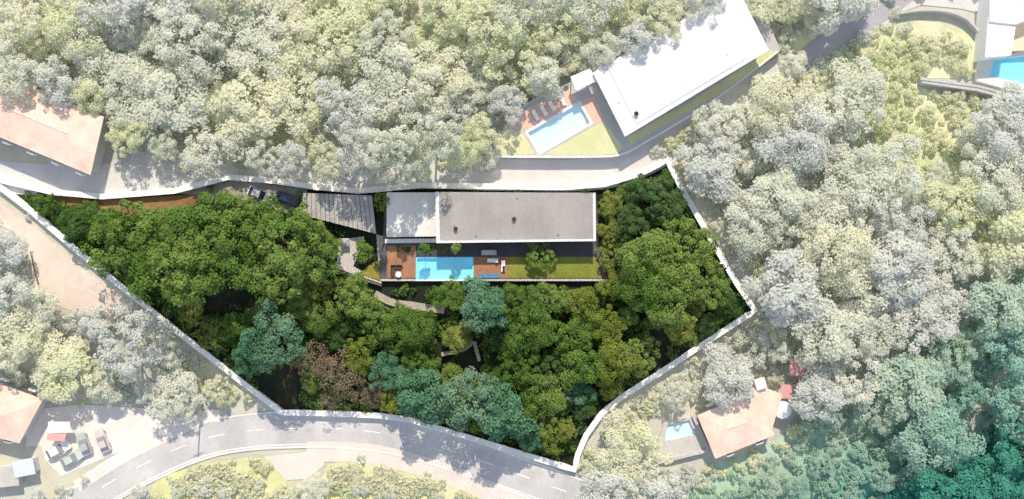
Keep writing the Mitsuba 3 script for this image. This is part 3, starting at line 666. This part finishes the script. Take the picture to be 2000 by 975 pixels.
PLY = {k: (mikit.ply(c_, None, smooth=False), t and mikit.ply(t, None, smooth=True)) for k, (c_, t) in PROTO.items()}
BARK = {'l_green': 'm_bark', 'l_lime': 'm_bark', 'l_dark': 'm_bark', 'l_teal': 'm_bark', 'l_brown': 'm_bark', 'l_tinted_deep_teal': 'm_bark', 'l_tinted_mid_teal': 'm_bark'}
made = set()
def group(shape, v, leaf):
    g = f'group_{shape}_{v}_{leaf}'
    if g not in made:
        made.add(g); c_, t = PLY[shape, v]
        scene[g] = {'type': 'shapegroup', 'crown': {**c_, 'bsdf': {'type': 'ref', 'id': leaf}}}
        if t: scene[g]['trunk' if shape != 'bush' else 'stem'] = {**t, 'bsdf': {'type': 'ref', 'id': BARK.get(leaf, 'm_veiled_bark')}}
    return g

placed, wanted = [], []                  # (px, py, radius px)
count = {}
def plant(shape, leaf, px, py, rpx, tall=1.0, info=None, thing_=True, key=None):
    unit = {'tree': 5., 'sparse': 5., 'bush': 2., 'clump': .75}[shape]
    zc = {'tree': 6.6, 'sparse': 6.4, 'bush': 1.3, 'clump': .3}[shape]
    s = rpx * GS / unit; sz = s ** .75 * tall if shape in ('tree', 'sparse') else s * tall
    g = WG(px, py, zc * sz)
    nv = {'tree': 6, 'bush': 3, 'sparse': 1, 'clump': 1}[shape]
    v = int(rng.integers(nv)); gname = group(shape, v, leaf)
    key = key or key_for({'tree': 'tree', 'sparse': 'tree', 'bush': 'bush'}[shape])
    scene[key] = {'type': 'instance', 'to_world': T().translate([g[0], g[1], g[2]]).rotate([0, 0, 1], float(rng.uniform(0, 360))).scale([s, s, sz]), 'g': {'type': 'ref', 'id': gname}}
    if thing_:
        placed.append((px, py, rpx)); wanted.append((key, shape, leaf, px, py, rpx, info))

# trees of the plot, one by one: kind, leaf colour, place, radius, height factor
IN = [
 ('tree','l_green',262,480,62,1.1),('tree','l_green',350,455,60,1.15),('tree','l_green',345,545,62,1.6),('tree','l_green',262,548,44,1.0),('tree','l_green',420,510,58,1.6),
 ('tree','l_green',438,425,48,1.1),('tree','l_dark',212,500,30,.9),('tree','l_green',540,470,60,1.15),('tree','l_green',600,500,52,1.05),('tree','l_green',545,545,50,1.4),('tree','l_green',478,480,44,1.0),
 ('tree','l_lime',628,470,26,.8),('tree','l_green',505,425,40,.95),('tree','l_dark',580,440,26,.7),
 ('tree','l_dark',150,430,34,.8),('tree','l_green',200,440,30,.8),('bush','l_dark',108,414,18,1.),('bush','l_green',175,405,15,1.),
 ('tree','l_dark',330,600,28,.8),('tree','l_lime',405,665,38,.9),('tree','l_teal',530,655,54,1.5),('tree','l_teal',480,700,30,1.1),
 ('tree','l_green',620,625,34,.8),('tree','l_green',690,580,38,.9),('tree','l_green',738,632,36,.9),('tree','l_green',805,644,36,.9),('tree','l_lime',700,690,34,.9),('tree','l_dark',660,660,24,.7),
 ('sparse','l_brown',618,708,40,1.0),('sparse','l_brown',672,735,50,.9),('sparse','l_brown',722,772,40,.8),('sparse','l_brown',655,775,32,.8),
 ('tree','l_teal',760,725,36,.9),('tree','l_teal',830,770,60,1.26),('tree','l_teal',925,775,56,1.32),('tree','l_teal',985,800,52,1.2),('tree','l_teal',900,825,26,0.84),('tree','l_teal',1030,850,28,0.96),
 ('tree','l_teal',935,600,46,1.),('tree','l_lime',890,655,28,.7),('tree','l_green',880,580,30,.7),('tree','l_green',1010,585,36,.9),('tree','l_green',1075,590,40,.9),('tree','l_lime',1140,590,34,.8),
 ('tree','l_green',1040,650,44,1.),('tree','l_dark',985,660,26,.8),('tree','l_green',1110,660,40,.9),('tree','l_lime',1180,640,34,.8),('tree','l_green',1010,710,38,.9),('tree','l_dark',1075,715,34,.9),
 ('tree','l_green',1140,720,42,1.),('tree','l_lime',1200,700,42,1.),('tree','l_teal',1130,760,30,.8),('tree','l_green',1065,780,44,1.),('tree','l_lime',1090,845,34,.9),('tree','l_green',1240,690,34,.9),('tree','l_dark',1145,800,26,.7),
 ('tree','l_green',1275,500,54,1.15),('tree','l_green',1345,500,52,1.1),('tree','l_green',1300,565,56,1.15),('tree','l_green',1375,560,42,1.),('tree','l_green',1240,560,42,1.),('tree','l_lime',1320,640,34,.9),
 ('tree','l_dark',1250,375,34,.9),('tree','l_dark',1295,400,36,.9),('tree','l_dark',1295,355,24,.8),('tree','l_green',1330,440,30,.9),('tree','l_lime',1192,400,22,.7),('tree','l_lime',1190,455,22,.7),('tree','l_lime',1190,510,24,.7),('tree','l_lime',1200,560,28,.8),
 ('tree','l_dark',1235,430,28,.9),('tree','l_dark',1385,630,28,.8),('tree','l_dark',1425,595,24,.8),('tree','l_dark',1400,520,20,.8),
 ('tree','l_green',1050,508,27,.62),('bush','l_green',712,492,20,1.),('bush','l_green',780,486,11,1.),('bush','l_dark',796,488,10,1.2),('bush','l_green',845,484,11,1.2),('bush','l_green',1150,532,8,1.),
 ('bush','l_lime',865,490,12,.9),('tree','l_green',752,392,19,1.1),('tree','l_green',592,380,12,.8),('tree','l_dark',1040,379,12,1.9),('tree','l_dark',1070,379,11,1.8),('tree','l_dark',1108,379,12,1.9),('tree','l_dark',1143,379,12,1.9),('tree','l_dark',1012,379,10,1.7),
]
line_px = LineString(LINE + LINE[:1])
for a in IN:
    r_ = min(a[4], (line_px.distance(Point(a[2], a[3])) - 7) / 1.02)
    if r_ > 7: plant(a[0], a[1], a[2], a[3], r_, tall=a[5])

# potted palms that reach over the pool's north edge with their shade
for q, (a, b) in enumerate(((832, 478), (893, 479))):
    k = thing('potted_plant', ['tall potted plant in the house shade above the left end of the pool', 'tall potted plant in the house shade above the right half of the pool'][q], 'potted plant')
    p = W(a, b, TZ)
    put('pot', cone_between([p[0], p[1] - .55, TZ + .02], [p[0], p[1] - .55, TZ + .6], .3, .42, 12), 'm_parapet', k)
    put('stem', cone_between([p[0], p[1] - .55, TZ + .55], [p[0], p[1] - .55, TZ + 3.6], .09, .06), 'm_bark', k)
    lc, _ = crown(500 + q, .95, TZ + 3.8, .7, 14, .38, 26, .36, .3); lc.apply_translation([p[0], p[1] - .55, 0])
    put('foliage', lc, 'l_green', k)

# areas kept free of trees (photograph points) and the outer trees that fill the rest
KEEP = [([(0, 175), (100, 205), (215, 225), (215, 385), (0, 350)], 0), ([(190, 385), (215, 320), (290, 300), (330, 335), (420, 330), (480, 335), (700, 350), (1000, 335), (1000, 385), (190, 395)], 0),
        ([(965, 305), (990, 240), (1115, 160), (1290, 85), (1420, 10), (1510, 60), (1520, 105), (1400, 205), (1270, 290), (1280, 330), (1180, 362), (960, 345)], 0),
        ([(1560, 100), (1720, 0), (1760, 10), (1660, 75), (1590, 125)], 0), ([(1760, 0), (1940, 0), (1915, 110), (1870, 60), (1770, 50)], 0), ([(1900, 20), (2100, -20), (2100, 230), (1905, 180), (1800, 170), (1800, 150), (1905, 150)], 0),
        ([(0, 400), (60, 440), (160, 520), (250, 595), (230, 615), (110, 600), (70, 560), (55, 480), (0, 440)], 0), ([(-60, 740), (90, 765), (110, 800), (200, 790), (330, 815), (345, 845), (120, 940), (80, 960), (-60, 975)], 0),
        ([(100, 1000), (190, 935), (330, 835), (400, 800), (560, 800), (780, 815), (1000, 875), (1125, 920), (1150, 1000), (960, 1000), (860, 920), (720, 880), (600, 868), (440, 888), (300, 930), (200, 1000)], 0),
        ([(515, 885), (650, 878), (620, 925), (590, 940), (545, 935)], 0), ([(1270, 822), (1356, 808), (1450, 780), (1480, 745), (1540, 765), (1550, 815), (1510, 860), (1395, 902), (1272, 912)], 0),
        ([(1545, 700), (1568, 700), (1568, 730), (1545, 730)], 0), 
        ([(640, 905), (740, 905), (900, 960), (880, 985), (640, 985)], 0), ([(310, 935), (490, 895), (530, 915), (540, 975), (310, 975)], 0)]
for a in [(505, 314, 30, 1.2), (570, 318, 33, 1.3), (640, 322, 34, 1.45), (700, 292, 42, 1.75), (770, 286, 46, 2.1), (845, 282, 44, 1.9), (735, 300, 38, 1.85), (808, 306, 34, 1.6), (735, 330, 26, 1.4), (812, 326, 27, 1.4), (895, 300, 34, 1.3), (940, 262, 34, 1.1),
          (40, 150, 44, 1.2), (110, 168, 40, 1.2), (172, 196, 34, 1.1), (250, 262, 34, 1.1), (320, 285, 26, 1.1), (1175, 105, 34, 1.2), (1235, 72, 34, 1.25), (1300, 40, 36, 1.3), (1375, 8, 36, 1.3), (1070, 150, 36, 1.1), (995, 200, 34, 1.1)]:
    plant('tree', ['l_pale_olive', 'l_pale_silver', 'l_pale_yellow'][int(rng.integers(3))], a[0], a[1], a[2], tall=a[3])
keep = unary_union([Polygon(p_).buffer(0) for p_, _ in KEEP])
line_geom = LineString(LINE + LINE[:1])
HOUSEZ = Polygon([(586, 372), (735, 372), (752, 366), (1172, 366), (1192, 560), (740, 562), (655, 525), (660, 465), (700, 460), (735, 462), (590, 425)])
INKEEP = unary_union([HOUSEZ, Polygon([(90, 376), (420, 376), (450, 350), (600, 366), (600, 425), (480, 398), (400, 398), (230, 415), (110, 392)]).buffer(0), Polygon([(728, 566), (870, 598), (872, 612), (800, 602), (728, 582)]), Polygon([(860, 660), (940, 660), (945, 712), (860, 705)]), Polygon([(850, 660), (870, 690), (850, 700)])])
SHADE_IN = [Polygon([(395, 570), (480, 560), (500, 600), (400, 612)]), Polygon([(500, 735), (585, 720), (590, 795), (520, 790)]), Polygon([(1270, 640), (1300, 640), (1300, 715), (1280, 720)])]
INKEEP = unary_union([INKEEP, *SHADE_IN])

def tint_s(px, py): return (px - 1300) / 700 + (py - 500) / 475 - 1
def veiled_leaf(px, py):
    s = tint_s(px, py) + rng.uniform(-.06, .06)
    if s > .62: return 'l_tinted_deep_teal'
    if s > .33: return 'l_tinted_mid_teal'
    if s > .08: return 'l_veiled_mint'
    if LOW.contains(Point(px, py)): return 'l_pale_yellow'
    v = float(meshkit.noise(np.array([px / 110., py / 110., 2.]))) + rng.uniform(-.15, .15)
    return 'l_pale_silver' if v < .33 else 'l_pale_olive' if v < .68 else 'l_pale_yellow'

def fill(radii, tries, region, ok, leaf, shape, tall, gap):
    x0, y0, x1, y1 = region
    for r_ in radii:
        for _ in range(tries):
            px, py = rng.uniform(x0, x1), rng.uniform(y0, y1)
            if not ok(px, py, r_): continue
            P_ = np.array(placed)
            if ((P_[:, 0]-px)**2 + (P_[:, 1]-py)**2 < (gap * (P_[:, 2] + r_))**2).any(): continue
            plant(shape(r_), leaf(px, py), px, py, r_ * rng.uniform(.9, 1.1), tall * rng.uniform(.8, 1.25))
plot_in = PLOT
def ok_in(px, py, r_):
    p = Point(px, py)
    return plot_in.contains(p) and line_geom.distance(p) > r_ * .95 + 5 and INKEEP.distance(p) > r_ * .7
LOW = unary_union([Polygon([(1600, 130), (1690, 70), (1900, 60), (1920, 150), (1800, 160), (1900, 200), (1905, 335), (1720, 335), (1690, 230)]), Polygon([(1690, 70), (1900, 60), (1920, 150), (1790, 150), (1680, 130)]), Polygon([(1690, 200), (1910, 215), (1900, 330), (1720, 330)])])
SLOPE = Polygon([(1395, 905), (1510, 870), (1560, 820), (1640, 800), (1740, 830), (1840, 975), (1840, 1010), (1290, 1010)])
def ok_out(px, py, r_):
    p = Point(px, py)
    if r_ > 19 and (LOW.contains(p) or (r_ > 26 and SLOPE.distance(p) < 4)): return False
    if SLOPE.contains(p) and rng.random() < .6: return False
    return -r_ * .6 < px < 2000 + r_ * .6 and -r_ * .6 < py < 975 + r_ * .6 and not plot_in.contains(p) and line_geom.distance(p) > r_ * 1.06 + 8 and keep.distance(p) > r_ * .72
sh = lambda r_: 'tree' if r_ > 19 else 'bush'
fill([26, 20, 15, 11], 1200, (0, 340, 1480, 920), ok_in, lambda a, b: ['l_green', 'l_dark', 'l_green', 'l_lime'][int(rng.integers(4))], sh, .75, .72)
fill([64, 56, 48, 42, 36, 30, 25], 900, (-50, -50, 2060, 1030), ok_out, veiled_leaf, sh, .75, .74)
fill([18, 14, 11], 1500, (-30, -30, 2030, 1000), ok_out, veiled_leaf, sh, 1.0, .80)

# low undergrowth between the trees: too many to count
def cover(name, region_ok, leaf_fn, n, bounds):
    c = 0
    while n > 0:
        n -= 1
        px, py = rng.uniform(bounds[0], bounds[2]), rng.uniform(bounds[1], bounds[3])
        if not region_ok(px, py): continue
        lf = leaf_fn(px, py); c += 1
        plant('clump', lf, px, py, rng.uniform(7, 13), rng.uniform(.8, 1.6), thing_=False, key=f'{name}__{c:03d}')
    tag(name, kind='stuff')
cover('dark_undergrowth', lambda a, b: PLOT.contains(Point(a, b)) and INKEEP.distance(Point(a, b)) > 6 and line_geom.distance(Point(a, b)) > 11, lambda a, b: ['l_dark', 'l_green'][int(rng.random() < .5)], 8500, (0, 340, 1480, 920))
cover('pale_undergrowth', lambda a, b: not PLOT.contains(Point(a, b)) and keep.distance(Point(a, b)) > 8 and line_geom.distance(Point(a, b)) > 12, veiled_leaf, 7500, (-40, -40, 2040, 1015))

LAWNS = unary_union([Polygon([(300, 975), (315, 940), (400, 912), (500, 897), (535, 917), (552, 945), (552, 975)]), Polygon([(626, 975), (640, 928), (662, 908), (740, 911), (830, 934), (920, 968), (930, 975)])])
cover('lawn_grass', lambda a, b: LAWNS.contains(Point(a, b)) and meshkit.noise(np.array([a / 40., b / 22., 5.])) > .42, lambda a, b: 'l_pale_yellow', 2200, (290, 890, 940, 985))
for a, b, r_, lf in ((398, 955, 20, 'l_pale_olive'), (440, 965, 16, 'l_pale_silver'), (345, 962, 14, 'l_pale_olive'), (505, 950, 13, 'l_pale_olive'), (700, 955, 16, 'l_pale_silver'), (760, 962, 15, 'l_pale_olive'), (860, 968, 13, 'l_pale_olive'), (655, 940, 10, 'l_pale_olive')):
    plant('bush', lf, a, b, r_, 1.0)

# ------------------------------------------------------------------ labels of the plants
LOOK = {'l_green': 'mid green', 'l_lime': 'yellowish green', 'l_dark': 'dark green', 'l_teal': 'bluish green', 'l_brown': 'brown half bare', 'l_pale_olive': 'veil whitened olive', 'l_pale_silver': 'veil whitened grey',
        'l_pale_yellow': 'veil whitened yellowish', 'l_veiled_mint': 'veil tinted mint', 'l_tinted_mid_teal': 'overlay tinted teal', 'l_tinted_deep_teal': 'overlay tinted deep teal'}
def zone(px, py):
    if PLOT.contains(Point(px, py)):
        if py < 430 and px < 470: return 'by the red soil strip'
        if px < 480: return 'in the left wood of the plot'
        if px < 670 and py < 600: return 'left of carport and patio'
        if px > 1165 and py < 470: return 'right of the grey roofed house'
        if px > 1165 and py < 640: return 'in the right wood of the plot'
        if py < 566: return 'on or beside the terrace'
        if px < 730: return 'low in the plot left of the brown trees'if px < 600 else 'among the brown trees'
        if py < 700: return 'just below the pool terrace' if px < 960 else 'below the lawn of the terrace'
        return 'above the bend of the lower road' if px < 1010 else 'at the lower tip of the plot'
    if py < 400 and px < 260: return 'round the large orange roof'
    if py < 400 and px < 620: return 'in the forest above the parked cars'
    if py < 400 and px < 960: return 'in the forest above the carport'
    if py < 260 and px < 1330: return 'in forest behind the white house'
    if py < 340 and px < 1660: return 'between white house and upper road'
    if py < 340: return 'round the meadow at the upper right'
    if px > 1660 and py < 640: return 'on the right hand slope'
    if px > 1200 and py < 640: return 'right of the plot wall'
    if px > 1720: return 'in the lower right corner'
    if px > 1200: return 'round the lower right tiled house'
    if py > 870: return 'below the lower road'
    if px < 260: return 'below the left bare soil' if py < 740 else 'by the lower left yard'
    return 'outside the lower left plot wall'
ORD = ['', 'second', 'third', 'fourth', 'fifth', 'sixth', 'seventh', 'eighth', 'ninth', 'tenth', 'eleventh', 'twelfth'] + [f'{k}{"st" if k % 10 == 1 else "nd" if k % 10 == 2 else "rd" if k % 10 == 3 else "th"}' for k in range(13, 90)]
buckets = {}
for w_ in wanted: buckets.setdefault((w_[1] == 'bush', w_[2], zone(w_[3], w_[4])), []).append(w_)
for (bush, leaf, zn), ws in buckets.items():
    noun = 'bush' if bush else 'tree'; nouns = 'bushes' if bush else 'trees'
    ws.sort(key=lambda w_: w_[3])
    for n_, w_ in enumerate(ws):
        if len(ws) == 1: lb = f'only {LOOK[leaf]} {noun} {zn}'
        elif n_ == len(ws) - 1: lb = f'rightmost {LOOK[leaf]} {noun} {zn}'
        elif n_ == 0: lb = f'leftmost {LOOK[leaf]} {noun} {zn}'
        else: lb = f'{ORD[n_]} {LOOK[leaf]} {noun} from the left {zn}'
        tag(w_[0], lb, noun, f'{LOOK[leaf]} {nouns} {zn}' if len(ws) > 1 else None)
print('trees', sum(1 for w_ in wanted if w_[1] != 'bush'), 'bushes', sum(1 for w_ in wanted if w_[1] == 'bush'), 'entries', len(scene))
